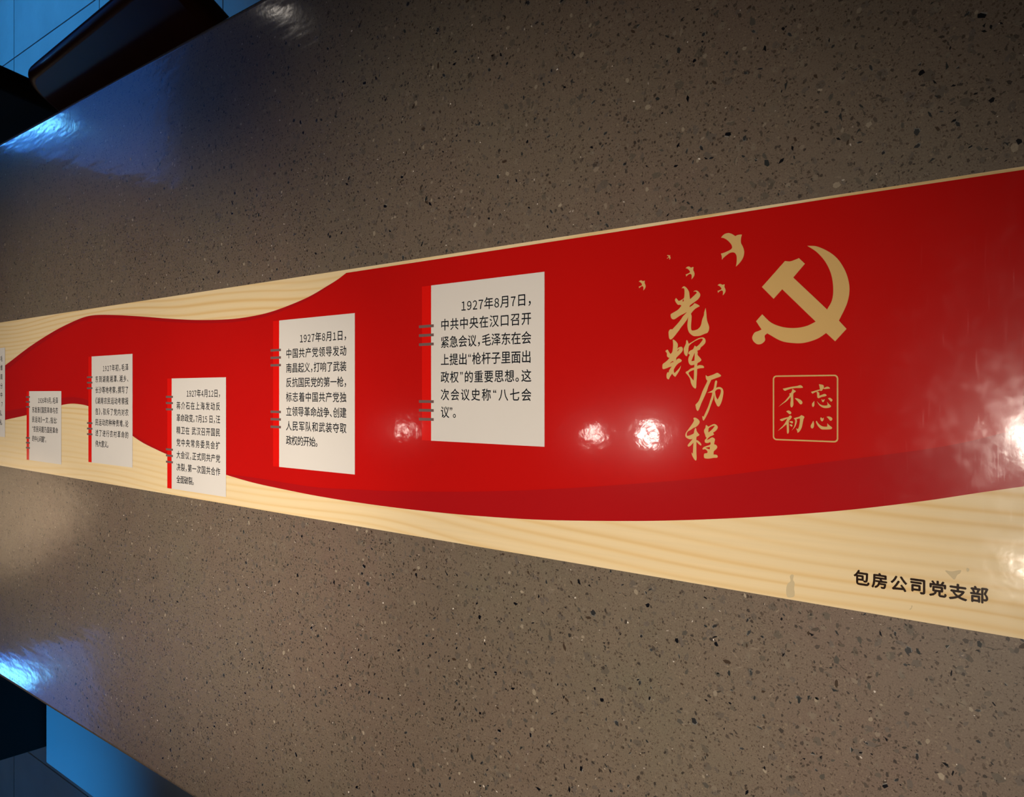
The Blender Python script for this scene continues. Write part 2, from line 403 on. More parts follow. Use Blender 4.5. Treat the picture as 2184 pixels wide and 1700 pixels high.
# polished stone and glass chips set flush in the slab; the largest in view one by one
def chip_mat(name, col, rough=0.3):
    t = NT(name); n = t.noise(t.coord(), 900, 3)
    t.P(Base_Color=t.mix(n, tuple(c * 0.7 for c in col), tuple(min(1, c * 1.35) for c in col)), Roughness=rough, Coat_Weight=0.25, Coat_Roughness=0.10)
    t.b.inputs['Specular IOR Level'].default_value = 0.25
    return t.m
CM = [chip_mat('chip_black', (0.003, 0.0035, 0.006)), chip_mat('chip_smoky', (0.024, 0.027, 0.027)), chip_mat('chip_grey', (0.080, 0.072, 0.060)),
      chip_mat('chip_pale', (0.27, 0.225, 0.165), 0.4), chip_mat('chip_rim', (0.20, 0.19, 0.17)), chip_mat('chip_brown', (0.050, 0.033, 0.022))]
rc_ = random.Random(21)
def shard(kind):
    L = (0.0032 + 0.0046 * rc_.random() ** 1.6) * (1.0 if kind != 3 else 0.8); asp = rc_.uniform(0.26, 0.68) if kind != 3 else rc_.uniform(0.55, 0.95)
    n = rc_.choice((3, 4, 4, 5, 5, 6)) if kind != 3 else 7
    a0 = rc_.uniform(0, 6.28) if kind == 3 else 0.3; pts = []
    for k in range(n):
        a = a0 + 2 * math.pi * (k + rc_.uniform(-0.28, 0.28)) / n; q = rc_.uniform(0.7, 1.0)
        pts.append((L / 2 * math.cos(a) * q, L / 2 * asp * math.sin(a) * q))
    vs = [(x, y, 0.00004) for x, y in pts]; fs = [tuple(range(n))]; mi = [kind]
    if kind in (0, 1) and rc_.random() < 0.45:                      # a broken glassy edge along one side
        (xa, ya), (xb, yb) = pts[0], pts[1]; w = L * rc_.uniform(0.08, 0.16); d = math.hypot(xb - xa, yb - ya) or 1
        nx, ny = (yb - ya) / d * w, -(xb - xa) / d * w
        vs += [(xa + nx, ya + ny, 0.00003), (xb + nx * 0.6, yb + ny * 0.6, 0.00003)]; fs.append((0, n, n + 1, 1)); mi.append(4)
    return vs, fs, mi
SH_ = [shard(k) for k in (0,) * 14 + (1,) * 12 + (2,) * 12 + (3,) * 2 + (5,) * 7]
SM = []
for vs_, fs_, mi_ in SH_:
    me = bpy.data.meshes.new('stone_chip'); me.from_pydata(vs_, [], fs_)
    used = sorted(set(mi_))
    for u in used: me.materials.append(CM[u])
    for p, m_ in zip(me.polygons, mi_): p.material_index = used.index(m_)
    SM.append(me)
near_pts, far = [], []
for _ in range(8500):
    x, y = rc_.uniform(-1.95, 0.10), rc_.uniform(TY0 + 0.012, TY1 - 0.012)
    inview = abs(y) < 0.62 * (0.55 + max(0, -x) * 0.6) and x < -0.07
    if ybot(x) - 0.003 < y < ytop(x) + 0.003: continue
    (near_pts if inview else far).append((x, y, rc_.randrange(len(SM)), rc_.uniform(0, 6.28), rc_.uniform(0.50, 1.12)))
near_pts.sort(key=lambda q: -(q[4] * max(abs(v[0]) for v in SH_[q[2]][0])) / (0.6 - q[0]))
for (x, y, k, a_, sc_) in near_pts[:295]:
    o = bpy.data.objects.new('stone_chip', SM[k]); COL.objects.link(o); o.parent = tb
    o.location = (x - cx, y - cy, TZ); o.rotation_euler = (0, 0, a_); o.scale = (sc_, sc_, 1)
V, Fc, MI = [], [], []
for (x, y, k, a_, sc_) in near_pts[295:] + far:
    b = len(V); ca, sa = math.cos(a_) * sc_, math.sin(a_) * sc_
    for v in SH_[k][0]: V.append((x - cx + v[0] * ca - v[1] * sa, y - cy + v[0] * sa + v[1] * ca, TZ + v[2]))
    for f in SH_[k][1]: Fc.append(tuple(i + b for i in f))
    MI += SH_[k][2]
o = obj('stone_chips', V, Fc, None, tb); o['kind'] = 'stuff'
for m_ in CM: o.data.materials.append(m_)
for p, m_ in zip(o.data.polygons, MI): p.material_index = m_

# ------------------------------------------------------------------ chairs along the upper side
def chair(loc, rz, label, lean=0.70, w=0.52, rise=0.0, mat=None):
    """local frame: origin on the floor below the top rail, +y away from the table"""
    t = thing('dining_chair', loc, label, 'chair', 'dark wooden chairs along the table', rz)
    mat = mat or M_DARKWOOD
    top = TZ + rise; th = 0.045; hgt = 0.34 + rise
    # backrest slab: outline (x, s) with round top corners, s measured down the slope, extruded and rim-rounded
    rc = 0.038; out = []
    def arc(qx, qs, a0, a1, n=8):
        for k in range(n + 1):
            a = math.radians(a0 + (a1 - a0) * k / n); out.append((qx + rc * math.cos(a), qs - rc * math.sin(a)))
    L = hgt * math.sqrt(1 + lean * lean)
    arc(w - rc, rc, 0, 90); arc(rc, rc, 90, 180); arc(rc, L - rc, 180, 270); arc(w - rc, L - rc, 270, 360)
    up = Vector((0, lean, 1)).normalized(); nrm = Vector((0, 1, -lean)).normalized()
    mx = sum(p[0] for p in out) / len(out); ms = L / 2
    vs, fs, rings = [], [], []
    b = 0.018
    for k in range(13):
        a = math.pi * k / 12; ins = b * (1 - math.sin(a)); dep = (b * (1 - math.cos(a)) if k <= 6 else th - b * (1 + math.cos(a)))
        if k == 6: pass
        ring = []
        for (x, s) in out:
            fx = (x - w / 2); fsx = (s - L / 2)
            x2 = w / 2 + fx * (1 - ins / (w / 2)); s2 = L / 2 + fsx * (1 - ins / (L / 2))
            p = Vector((x2, 0, 0)) - up * s2 + nrm * dep
            ring.append(len(vs)); vs.append((p.x, p.y, top + p.z))
        rings.append(ring)
    n = len(out)
    for A, B in zip(rings, rings[1:]):
        for k in range(n):
            l = (k + 1) % n; fs.append((A[k], A[l], B[l], B[k]))
    fs.append(tuple(rings[0][::-1])); fs.append(tuple(rings[-1]))
    o = obj('backrest', vs, fs, mat, t, True); 
    o.data.polygons[-1].use_smooth = False; o.data.polygons[-2].use_smooth = False
    yb = -lean * hgt + (0.05 if rise else 0.0)
    box('seat', (0.01, yb - 0.27, 0.405), (w - 0.01, yb + 0.05, 0.45), mat, t, 0.012)
    for x in (0.03, w - 0.07):
        for y in (yb - 0.26, yb):
            box('leg', (x, y, 0.0), (x + 0.04, y + 0.04, 0.406), mat, t, 0.005)
    return t
chair((-1.632, 0.565, 0), math.radians(3.6), 'glossy dark brown chair with rounded backrest nearest the viewer, leaning away from the table')
chair((-2.216, 0.581, 0), 0.0, 'dark chair beyond the gap, its shade put into a black wood colour, at the left edge of the photo', lean=0.2, rise=0.08, mat=plain('shaded_dark_wood', (0.006, 0.004, 0.003), 0.6, 0, 0.15))  # backlit chair: the shade is put into its wood colour

# ------------------------------------------------------------------ bench and dark partition, lower side
bn = thing('bench', (-1.32, -0.75, 0), 'pale slab bench glowing blue beside the table', 'bench')
box('seat', (-1.00, -0.222, 0.39), (1.30, 0.17, 0.45), M_BENCH, bn, 0.003)
for x in (-0.9, 0.1, 1.1): box('leg', (x, -0.17, 0.0), (x + 0.06, 0.13, 0.39), M_STEEL, bn, 0.004)
pt = thing('partition', (-2.36, -0.72, 0), 'black upright partition at the far end of the pale bench', 'partition')
box('panel', (-0.035, -0.215, 0.04), (0.03, 0.25, 0.86), M_BLACK, pt, 0.004)
box('plinth', (-0.045, -0.225, 0.0), (0.038, 0.26, 0.04), M_BLACK, pt, 0.003)

# ------------------------------------------------------------------ the banner
BT = 0.0016                                                       # board thickness
ZB = TZ + BT
bz = (BX0 + BX1) / 2
bn_o = thing('timeline_banner', (0, 0, TZ), 'long laminated banner, red wave over pine print, with text cards, lying down the table', 'banner')
cor = [(BX0, ybot(BX0)), (BX1, ybot(BX1)), (BX1, ytop(BX1)), (BX0, ytop(BX0))]
vs = [(x, y, 0) for x, y in cor] + [(x, y, BT) for x, y in cor]
obj('board', vs, [(3, 2, 1, 0), (4, 5, 6, 7), (0, 1, 5, 4), (1, 2, 6, 5), (2, 3, 7, 6), (3, 0, 4, 7)], M_PINE, bn_o)

LAYER = 0.00012
def catmull(pts, closed=True, n=5):
    """pts: (x, y, corner) -> smooth polyline"""
    out = []; N = len(pts)
    rng = range(N) if closed else range(N - 1)
    for i in rng:
        p0, p1, p2, p3 = pts[(i - 1) % N], pts[i], pts[(i + 1) % N], pts[(i + 2) % N]
        if not closed:
            if i == 0: p0 = p1
            if i == N - 2: p3 = p2
        m1 = ((p2[0] - p0[0]) / 2, (p2[1] - p0[1]) / 2); m2 = ((p3[0] - p1[0]) / 2, (p3[1] - p1[1]) / 2)
        ch = (p2[0] - p1[0], p2[1] - p1[1]); cl = math.hypot(*ch)
        def lim(m):
            l = math.hypot(*m); return m if l <= cl * 1.0 or l == 0 else (m[0] * cl / l, m[1] * cl / l)
        m1 = lim(m1) if not p1[2] else ch; m2 = lim(m2) if not p2[2] else ch
        for k in range(n):
            u = k / n; u2, u3 = u * u, u * u * u
            h = (2 * u3 - 3 * u2 + 1, u3 - 2 * u2 + u, -2 * u3 + 3 * u2, u3 - u2)
            out.append(tuple(h[0] * p1[a] + h[1] * m1[a] + h[2] * p2[a] + h[3] * m2[a] for a in (0, 1)))
    if not closed: out.append(pts[-1][:2])
    return out
def parse(s, ox, oy, sc):
    pts = []
    for tok in s.split():
        cn = tok.endswith('*'); x, y = tok.rstrip('*').split(',')
        pts.append((ox + float(x) / sc, oy + float(y) / sc, cn))
    if len(pts) > 2 and abs(pts[0][0] - pts[-1][0]) < 1e-6 and abs(pts[0][1] - pts[-1][1]) < 1e-6: pts.pop()
    return pts
def fill_mesh(contours, z):
    """2D filled curve (holes allowed) -> verts, faces at local height z"""
    cu = bpy.data.curves.new('tmp', 'CURVE'); cu.dimensions = '2D'; cu.fill_mode = 'FRONT'
    for c in contours:
        sp = cu.splines.new('POLY'); sp.points.add(len(c) - 1)
        for i, (x, y) in enumerate(c): sp.points[i].co = (x * 100, y * 100, 0, 1)
        sp.use_cyclic_u = True
    o = bpy.data.objects.new('tmp', cu); COL.objects.link(o)
    dg = bpy.context.evaluated_depsgraph_get(); dg.update()
    e = o.evaluated_get(dg); me = e.to_mesh()
    vs = [(v.co.x / 100, v.co.y / 100, z) for v in me.vertices]; fs = [tuple(p.vertices) for p in me.polygons]
    e.to_mesh_clear(); bpy.data.objects.remove(o); bpy.data.curves.remove(cu)
    # keep normals up
    out = []
    for f in fs:
        a, b, c = (Vector(vs[f[i]]) for i in (0, 1, 2))
        out.append(f if (b - a).cross(c - a).z >= 0 else f[::-1])
    return vs, out
def flat(name, groups, level, mat, parent=None):
    """groups: list of contour groups (first outline, then holes), all in plane coordinates"""
    V, Fc = [], []
    for g in groups:
        v, f = fill_mesh(g, BT + level * LAYER); b = len(V); V += v; Fc += [tuple(i + b for i in q) for q in f]
    return obj(name, V, Fc, mat, parent if parent is not None else bn_o)
def pl(pts): return [(P(x, y).x, P(x, y).y) for (x, y) in pts]
def K(BTz=BT): return (CH - BTz) / CH                              # prints sit BT above the table top
def plb(pts):
    k = K(); return [(P(x, y).x * k, P(x, y).y * k) for (x, y) in pts]
def sm(pts): return [(x, y, False) for x, y in pts]
def opn(pts, n=6): return catmull(sm(pts), closed=False, n=n)

UP = [(-70, 836), (-30, 808), (12, 778.6), (63.5, 739.5), (111, 709), (143, 692), (178, 677), (203, 672), (241, 671.8), (302, 675), (365, 680), (429, 682.6),
      (500, 680), (560, 670), (602, 657), (657, 634), (700, 609), (720.6, 596), (739, 582)]
LOW = [(2184, 1037.3), (2084, 1051.6), (1976, 1067.8), (1813, 1087.3), (1650.5, 1100.3), (1488, 1108.5), (1352, 1111.2), (1162.6, 1109), (1000, 1099),
       (884.8, 1087.6), (813, 1078.8), (742, 1068.6), (670.5, 1056.7), (599, 1042.4), (539.5, 1029.3), (483, 1013), (420, 993), (354, 968), (327, 955.5),
       (305, 944.4), (283.4, 930), (240, 898), (215, 880), (189, 866.5), (171.5, 862.4), (152.5, 861), (131.8, 864), (95, 874), (57, 885.3), (12, 895.5), (-30, 905), (-70, 915)]
def beyond(p, q, X):
    return (X, q[1] + (q[1] - p[1]) / (q[0] - p[0]) * (X - q[0]))
up = plb(opn(UP)); low = plb(opn(LOW))
topr = plb([(1000, 542.5), (1340, 490.6), (1760, 425), (2184, 362.0)])
tail_t = beyond(topr[-2], topr[-1], BX1 - 0.01); tail_b = beyond(low[3], low[0], BX1 - 0.01)
red = up + topr + [tail_t, tail_b] + low
flat('red_wave_print', [[red]], 1, M_RED)
SH = [(2184, 912), (2055, 944), (1948, 962), (1732, 989.8), (1650.5, 1000.6), (1488, 1020.7), (1325, 1034), (1162, 1044), (1000, 1048.6), (837, 1047.4), (766, 1044.3),
      (682, 1040), (623, 1032), (551, 1020), (485, 1011)]
nl = [p for p in LOW if p[0] >= 483][::-1]
sh = opn(SH); lo = opn(nl)
shp = plb(sh) ; lop = plb(lo)
flat('wave_shade', [[shp + lop[1:] + [tail_b, beyond(shp[3], shp[0], BX1 - 0.01)]]], 2, M_SHADE)
ST = [(-70, 850), (12, 791), (63.5, 750), (111, 718), (143, 700), (178, 684), (203, 679), (241, 678.5), (302, 682), (365, 687), (429, 689.5),
      (500, 687), (560, 677), (602, 663), (657, 639), (700, 612), (739, 582.2)]
flat('wave_shade', [[plb(opn(UP)) + plb(opn(ST))[::-1]]], 2, M_SHADE)
SL = [(-70, 893), (12, 877), (57, 869), (95, 858), (131.8, 849), (152.5, 847), (171.5, 849), (189, 854), (215, 869), (240, 888), (283.4, 924), (305, 939.5), (327, 951.5), (354, 965), (420, 991.5), (483, 1012.6)]
LL = [p for p in LOW if p[0] <= 483]
flat('wave_shade', [[plb(opn(SL)) + plb(opn(LL))]], 2, M_SHADE)

# ---- glyphs of Blender's own font
LINES = {
 'A': ['1927年8月7日，', '中共中央在汉口召开', '紧急会议，毛泽东在会', '上提出“枪杆子里面出', '政权”的重要思想。这', '次会议史称“八七会', '议”。'],
 'B': ['1927年8月1日，', '中国共产党领导发动', '南昌起义，打响了武装', '反抗国民党的第一枪，', '标志着中国共产党独', '立领导革命战争、创建', '人民军队和武装夺取', '政权的开始。'],
 'C': ['1927年4月12日，', '蒋介石在上海发动反', '革命政变。7月15 日，汪', '精卫在 武汉召开国民', '党中央常务委员会扩', '大会议，正式同共产党', '决裂，第一次国共合作', '全面破裂。'],
 'D': ['1927年初，毛泽', '东到湖南湘潭、湘乡、', '长沙等地考察，撰写了', '《湖南农民运动考察报', '告》，驳斥了党内对农', '民运动的种种责难，论', '述了进行农村革命的', '伟大意义。'],
 'E': ['1926年9月，毛泽', '东发表《国民革命与农', '民运动》一文，指出：', '“农民问题乃国民革命', '的中心问题”。'],
 'F': ['毛', '维', '周', '分', '中', '7', '队、', '民。'],
}
FOOT = '包房公司党支部'
def key(ch): return chr(0xFF10 + int(ch)) if ch.isdigit() else ch
chars = sorted(set(''.join(''.join(v) for v in LINES.values()) + FOOT) - {' '})
GL = {}
def load_glyphs(chs, offset, store):
    obs = []
    for ch in chs:
        c = bpy.data.curves.new('g', 'FONT'); c.body = key(ch); c.size = 40.0; c.resolution_u = 3; c.fill_mode = 'FRONT'; c.offset = offset * 40
        o = bpy.data.objects.new('g', c); COL.objects.link(o); obs.append((ch, o, c))
    dg = bpy.context.evaluated_depsgraph_get(); dg.update()
    for ch, o, c in obs:
        e = o.evaluated_get(dg); me = e.to_mesh()
        store[ch] = ([(v.co.x, v.co.y) for v in me.vertices], [tuple(p.vertices) for p in me.polygons])
        e.to_mesh_clear()
    for ch, o, c in obs: bpy.data.objects.remove(o); bpy.data.curves.remove(c)
load_glyphs(chars, 0.0, GL)
g = GL['国'][0]; gw = max(p[0] for p in g) - min(p[0] for p in g); gh = max(p[1] for p in g) - min(p[1] for p in g)
EM = gh / 0.925                                                    # blender units per em
gc = GL['口'][0]
print('glyph em', EM, 'w', gw, 'x0', min(p[0] for p in g), 'y0', min(p[1] for p in g))
GY = (max(p[1] for p in g) + min(p[1] for p in g)) / 2; GX = (max(p[0] for p in g) + min(p[0] for p in g)) / 2
PUN = {'，': (0.5, -0.0), '。': (0.5, 0.0), '、': (0.5, 0.0), '“': (0.45, None), '”': (0.45, None), '《': (0.5, -0.5), '》': (0.5, 0.0), '：': (0.5, -0.25), ' ': (0.28, 0)}
def adv(ch): return PUN[ch][0] if ch in PUN else (0.56 if ch.isdigit() else 1.0)
def put(V, Fc, ch, x, y, em, z, store=GL, fat=0.011):
    """a glyph struck three times a hair apart, as heavier print"""
    for i, (dx, dy) in enumerate(((-fat, 0), (fat, 0), (0, fat), (0, -fat))):
        put1(V, Fc, ch, x + dx * em, y + dy * em, em, z + i * 2e-6, store)
def put1(V, Fc, ch, x, y, em, z, store=GL):
    """x = left of the advance box, y = centre line"""
    if ch == ' ': return
    vs, fs = store[ch]; s = em / EM; b = len(V)
    x0 = min(p[0] for p in vs); x1 = max(p[0] for p in vs); w = x1 - x0
    if ch.isdigit():
        y0 = min(p[1] for p in vs); y1 = max(p[1] for p in vs)
        ky = 0.745 * EM / (y1 - y0); kx = ky if w * ky < 0.48 * EM else 0.48 * EM / w
        fx = lambda p: x + em * 0.28 + (p[0] - (x0 + x1) / 2) * kx * s; fy = lambda p: y + ((p[1] - y0) * ky - 0.40 * EM) * s
    elif ch in '“”':
        kx = 0.30 * EM / w
        y1 = max(p[1] for p in vs); fx = lambda p: x + em * 0.22 + (p[0] - (x0 + x1) / 2) * kx * s; fy = lambda p: y + (0.43 * EM + (p[1] - y1)) * s
    else:
        off = PUN[ch][1] if ch in PUN else 0.0
        fx = lambda p: x + em * (0.5 + off) + (p[0] - GX) * s; fy = lambda p: y + (p[1] - GY) * s
    for p in vs: V.append((fx(p), fy(p), z))
    for f in fs: Fc.append(tuple(i + b for i in f))
def fixn(V, Fc):
    out = []
    for f in Fc:
        a, b, c = (Vector(V[f[i]]) for i in (0, 1, 2)); out.append(f if (b - a).cross(c - a).z >= 0 else f[::-1])
    return out

# card: left, right, y of the corners tl tr bl br, bar left, text left, text right, first-line left, first line (x,y), last line (x,y), em px at x, ring x0,x1, ring ys
CARDS = {
 'A': dict(l=920.3, r=1162, tl=608.5, bl=939.6, tr=580.3, br=953.3, bar=900.6, t0=941.0, t1=1134, f=984.5, l1=(1112, 640.5), ln=(949.7, 879.5), em=25.0, ex=950, rx=(894.4, 926), ry=(696, 715.2, 734.5, 856.5, 875.3, 894.4), rt=5.9,
           label='largest white text card, rightmost, dated August 7'),
 'B': dict(l=596.2, r=757.5, tl=683.4, bl=995.9, tr=668.2, br=1012, bar=583, t0=611.0, t1=739.7, f=640.3, l1=(725, 716), ln=(617.4, 939.4), em=20.6, ex=617, rx=(578, 600.2), ry=(747, 763, 779, 878.5, 894.4, 910.6), rt=5.0,
           label='second largest white text card, dated August 1'),
 'C': dict(l=366.9, r=482.7, tl=806.8, bl=1042.6, tr=805.2, br=1060, bar=357.3, t0=377.3, t1=470.4, f=398.8, l1=(460, 839.2), ln=(381, 1022.6), em=16.6, ex=385, rx=(354.8, 369.7), ry=(846.5, 859.7, 873.2, 958.7, 971.9, 985.4), rt=4.3,
           label='white text card touching the lower pine strip, dated April 12'),
 'D': dict(l=196.2, r=283.3, tl=760.3, bl=986.8, tr=755, br=996.8, bar=189, t0=204.2, t1=274.7, f=220.0, l1=(263.6, 784), ln=(207.6, 946.3), em=14.4, ex=210, rx=(186.3, 198), ry=(804.6, 816.2, 828, 902.5, 914.3, 926.2), rt=3.7,
           label='tall narrow white text card dated early 1927'),
 'E': dict(l=62.8, r=131.4, tl=834.3, bl=982, tr=834.3, br=990, bar=57.2, t0=69.3, t1=124.4, f=82.0, l1=(115, 854.5), ln=(71.7, 935.4), em=13.0, ex=72, rx=(56, 64.5), ry=(846.8, 857.2, 868, 934, 944.4, 955.2), rt=3.4,
           label='small low white text card dated September 1926'),
}
def at(x, y):
    p = P(x, y); k = K(); return Vector((p.x * k, p.y * k))
def rect(name, x0, x1, y0, y1, level, mat, parent):
    z = BT + level * LAYER
    return obj(name, [(x0, y0, z), (x1, y0, z), (x1, y1, z), (x0, y1, z)], [(0, 1, 2, 3)], mat, parent)
for k_, c in CARDS.items():
    a, b, cc, d = at(c['l'], c['tl']), at(c['r'], c['tr']), at(c['l'], c['bl']), at(c['r'], c['br'])
    x0, x1 = a.x, b.x; yt = (a.y + b.y) / 2; yb = (cc.y + d.y) / 2
    card = rect('text_card', x0, x1, yb, yt, 4, M_CARD, bn_o); card['label'] = c['label']
    xb = at(c['bar'], c['tl']).x
    rect('binding_bar', xb, x0, yb, yt, 3, M_BAR, card)
    r0, r1 = at(c['rx'][0], 800).x, at(c['rx'][1], 800).x
    for yy in c['ry']:
        m = at((c['rx'][0] + c['rx'][1]) / 2, yy).y; hh = abs(at(c['bar'], yy).y - at(c['bar'], yy + c['rt']).y) / 2
        rect('binder_ring', r0, r1, m - hh, m + hh, 5, M_RING, card)
    lines = LINES[k_]; n = len(lines)
    y1_, yn = at(*c['l1']).y, at(*c['ln']).y
    em = abs(at(c['ex'], 850).y - at(c['ex'], 850 + c['em']).y)
    tx0, tx1, fx = at(c['t0'], 850).x, at(c['t1'], 850).x, at(c['f'], 850).x
    V, Fc = [], []
    for i, s in enumerate(lines):
        y = y1_ + (yn - y1_) * i / (n - 1); xs = fx if i == 0 else tx0
        nat = sum(adv(ch) for ch in s) * em; gap = 0.0
        endpad = (0.12 if s[-1] in '，、' else 0.0) * em
        if i < n - 1: gap = (tx1 - xs - nat + endpad) / (len(s) - 1)
        x = xs
        for ch in s:
            put(V, Fc, ch, x, y, em, BT + 5 * LAYER); x += adv(ch) * em + gap
    obj('lettering', V, fixn(V, Fc), M_INK, card)
# the card cut by the left edge of the photograph
a, b = at(11.3, 741.3), at(11.3, 932.5)
card = rect('text_card', a.x - 0.16, a.x, b.y, a.y, 4, M_CARD, bn_o); card['label'] = 'white text card cut off by the left edge'
rect('binding_bar', a.x - 0.172, a.x - 0.16, b.y, a.y, 3, M_BAR, card)
V, Fc = [], []; em = abs(at(4, 850).y - at(4, 862.2).y)
for i, s in enumerate(LINES['F']):
    y = at(4, 765.2).y + (at(4, 900.9).y - at(4, 765.2).y) * i / 7
    x = at(6.0, 850).x - sum(adv(ch) for ch in s) * em
    for ch in s: put(V, Fc, ch, x, y, em, BT + 5 * LAYER); x += adv(ch) * em
obj('lettering', V, fixn(V, Fc), M_INK, card)

# ---- footer lettering, bolder
GB = {}; load_glyphs(sorted(set(FOOT)), 0.0, GB)
V, Fc = [], []; em = abs(at(2000, 1256).y - at(2000, 1256 + 33.5).y)
for ch, (x, y) in zip(FOOT, ((1837.8, 1233.5), (1876.6, 1239.6), (1917, 1245.3), (1957.9, 1250.6), (2000.2, 1256.7), (2043.3, 1263.5), (2088.6, 1269.2))):
    q = at(x, y); put(V, Fc, ch, q.x - em / 2, q.y, em, BT + 3 * LAYER, GB, 0.030)
o = obj('branch_name_lettering', V, fixn(V, Fc), M_INKB, bn_o); o['label'] = 'black sans-serif lettering on the pine strip, lower right'

# ---- grey wear marks where the print has rubbed off
M_STAIN = print_mat('rubbed_print', (0.60, 0.49, 0.30), 0.12)
for ox, oy, sc, pts in ((1500, 1220, 7.28, '1345,70 1370,40 1405,50 1395,120 1418,170 1412,260 1420,330 1405,385 1310,390 1288,300 1305,190 1355,140'),
                        (1800, 1200, 6.618, '1430,112 1520,125 1650,105 1640,150 1600,175 1560,240 1500,190'), (1800, 1200, 6.618, '1735,75 1770,90 1765,120 1740,130 1730,105'),
                        (1800, 1200, 6.618, '955,605 968,610 955,650 935,665 925,655 948,640')):
    flat('wear_mark', [[plb(catmull(parse(pts, ox, oy, sc), True, 4))]], 1, M_STAIN)

# ---- hand-brushed title, seal and emblem: outlines
def art(name, spec, level, mat, parent=None, n=5):
    gr = []
    for ox, oy, sc, outline, holes in spec:
        g = [plb(catmull(parse(outline, ox, oy, sc), True, n))]
        for h in holes: g.append(plb(catmull(parse(h, ox, oy, sc), True, n)))
        gr.append(g)
    return flat(name, gr, level, mat, parent)
z1 = (1400, 600, 12.143); z2 = (1400, 715, 14.167); z3 = (1470, 785, 14.167); z4 = (1450, 880, 15.45); z5 = (1650, 810, 15.6); z6 = (1650, 870, 15.6); z7 = (1520, 490, 18.89); z8 = (1580, 500, 3.696)
GUANG = '658,185* 690,145 730,132 780,165 830,230 855,290 860,340 868,400 878,465* 940,410 1000,355 1055,297* 1030,272 1000,262 968,278* 985,250 1045,240 1100,272 1138,330 1135,390 1100,450 1040,505 960,560 900,605 865,640* 868,668* 910,645 955,612 990,572 1050,590 1110,625 1128,650* 1080,672 1010,715 950,775 900,842* 918,900 915,1000 905,1100 903,1200 910,1255 935,1275 1000,1268 1070,1245 1130,1190 1165,1120 1190,1000 1235,880 1245,800 1280,690* 1297,800 1310,960 1325,1040 1355,1120 1372,1190 1362,1270 1325,1335 1270,1355 1200,1385 1130,1412 1050,1420 970,1418 900,1375 850,1320 820,1240 808,1150 815,1050 828,925* 800,990 720,1100 640,1200 600,1260 540,1340 460,1440 400,1500 360,1505 335,1470 325,1400 322,1310 350,1255 385,1240 415,1248* 480,1180 560,1090 640,990 700,900 750,850 800,795* 720,840 620,890 500,970 450,988 405,970 380,920 375,860 410,830 500,780 560,740 600,700 655,635* 620,610 565,610 520,560 487,490 512,432* 550,470 580,505 620,500 680,465 720,435* 730,380 733,250 720,185 690,178'
art('title_character', [(*z1, GUANG, ['700,455* 715,500 700,525 685,520 690,480'])], 3, M_GOLD)
HUI1 = '500,130* 540,140 600,190 645,250 658,310 640,410* 690,365 770,350 800,390 805,440 780,500 720,570 650,640 610,685 603,765* 640,720 690,705 740,725 778,765* 750,805 690,840 630,890 570,970 535,1040 535,1100 555,1145* 600,1100 660,1040 710,980 750,912* 730,1000 690,1090 620,1200 580,1255 540,1235 500,1190 485,1160* 450,1210 410,1280 380,1330 340,1320 315,1280 315,1180 345,1115* 375,1125 395,1060 430,1000 470,945* 380,970 300,1005 220,1025 190,1000 190,920 205,870 280,810 350,750 400,685* 350,665 325,620 325,550 300,510 280,485 310,450 350,440 390,510 432,568* 480,520 500,440 510,330 510,240'
HUI2 = '925,140* 955,180 982,260* 1080,205 1200,130 1300,85 1410,68 1465,95 1492,150 1485,230 1430,300 1340,380 1325,430 1240,470* 1255,520 1250,590 1290,640 1340,700 1365,755 1320,800 1245,845* 1240,930* 1300,905 1390,912 1430,935 1448,970 1430,990 1340,998 1240,1020* 1235,1150 1225,1300 1215,1450 1210,1560 1190,1610 1140,1590 1090,1530 1050,1440 1030,1340 990,1260 930,1180 895,1140 900,1105 960,1075 1040,1010 1150,975* 1155,890* 1060,910 1010,880 980,820 970,740 985,660 1015,590 975,565 985,510 1030,465 1110,425 1145,360 1165,312* 1210,350* 1280,300 1350,220 1400,150 1400,105 1340,105 1200,165 1080,240 995,315* 975,400 970,480 950,570 930,630 890,620 850,560 835,470 835,400 875,310 900,250 908,180'
art('title_character', [(*z2, HUI1, ['640,500* 650,450 710,400* 680,450', '410,865* 450,815 500,785 530,808* 480,820']),
    (*z2, HUI2, ['1165,530* 1130,610 1095,700 1065,785* 1155,770*', '1145,1045* 1060,1080 990,1120 980,1160 1040,1260 1130,1372* 1140,1250'])], 3, M_GOLD)
LI1 = '505,210* 535,235 570,252 640,230 750,190 850,145 920,180 970,230 930,265 820,305 670,360* 640,430 590,540 550,660 500,790 440,920 380,1050 330,1180 290,1270 260,1295 225,1255 205,1170 200,1105 250,1050 300,980 350,860 410,700 470,570 530,450 555,385* 520,340 505,270'
LI2 = '820,375 850,400 840,480 820,600* 880,578 950,580 1010,620 1040,700 1035,800 1010,930 970,1060 920,1150 885,1165 850,1140 810,1060 775,980 765,880 760,790* 730,930 690,1040 640,1180 580,1340 510,1480 445,1585 415,1560 400,1450* 440,1470* 500,1340 580,1160 640,980 690,830 705,742* 620,745 550,755* 640,710 720,660 745,620 770,500 790,400'
art('title_character', [(*z3, LI1, []), (*z3, LI2, ['790,720 800,690 850,650 920,635 958,660 960,740 920,850 865,955* 820,880 800,800'])], 3, M_GOLD)
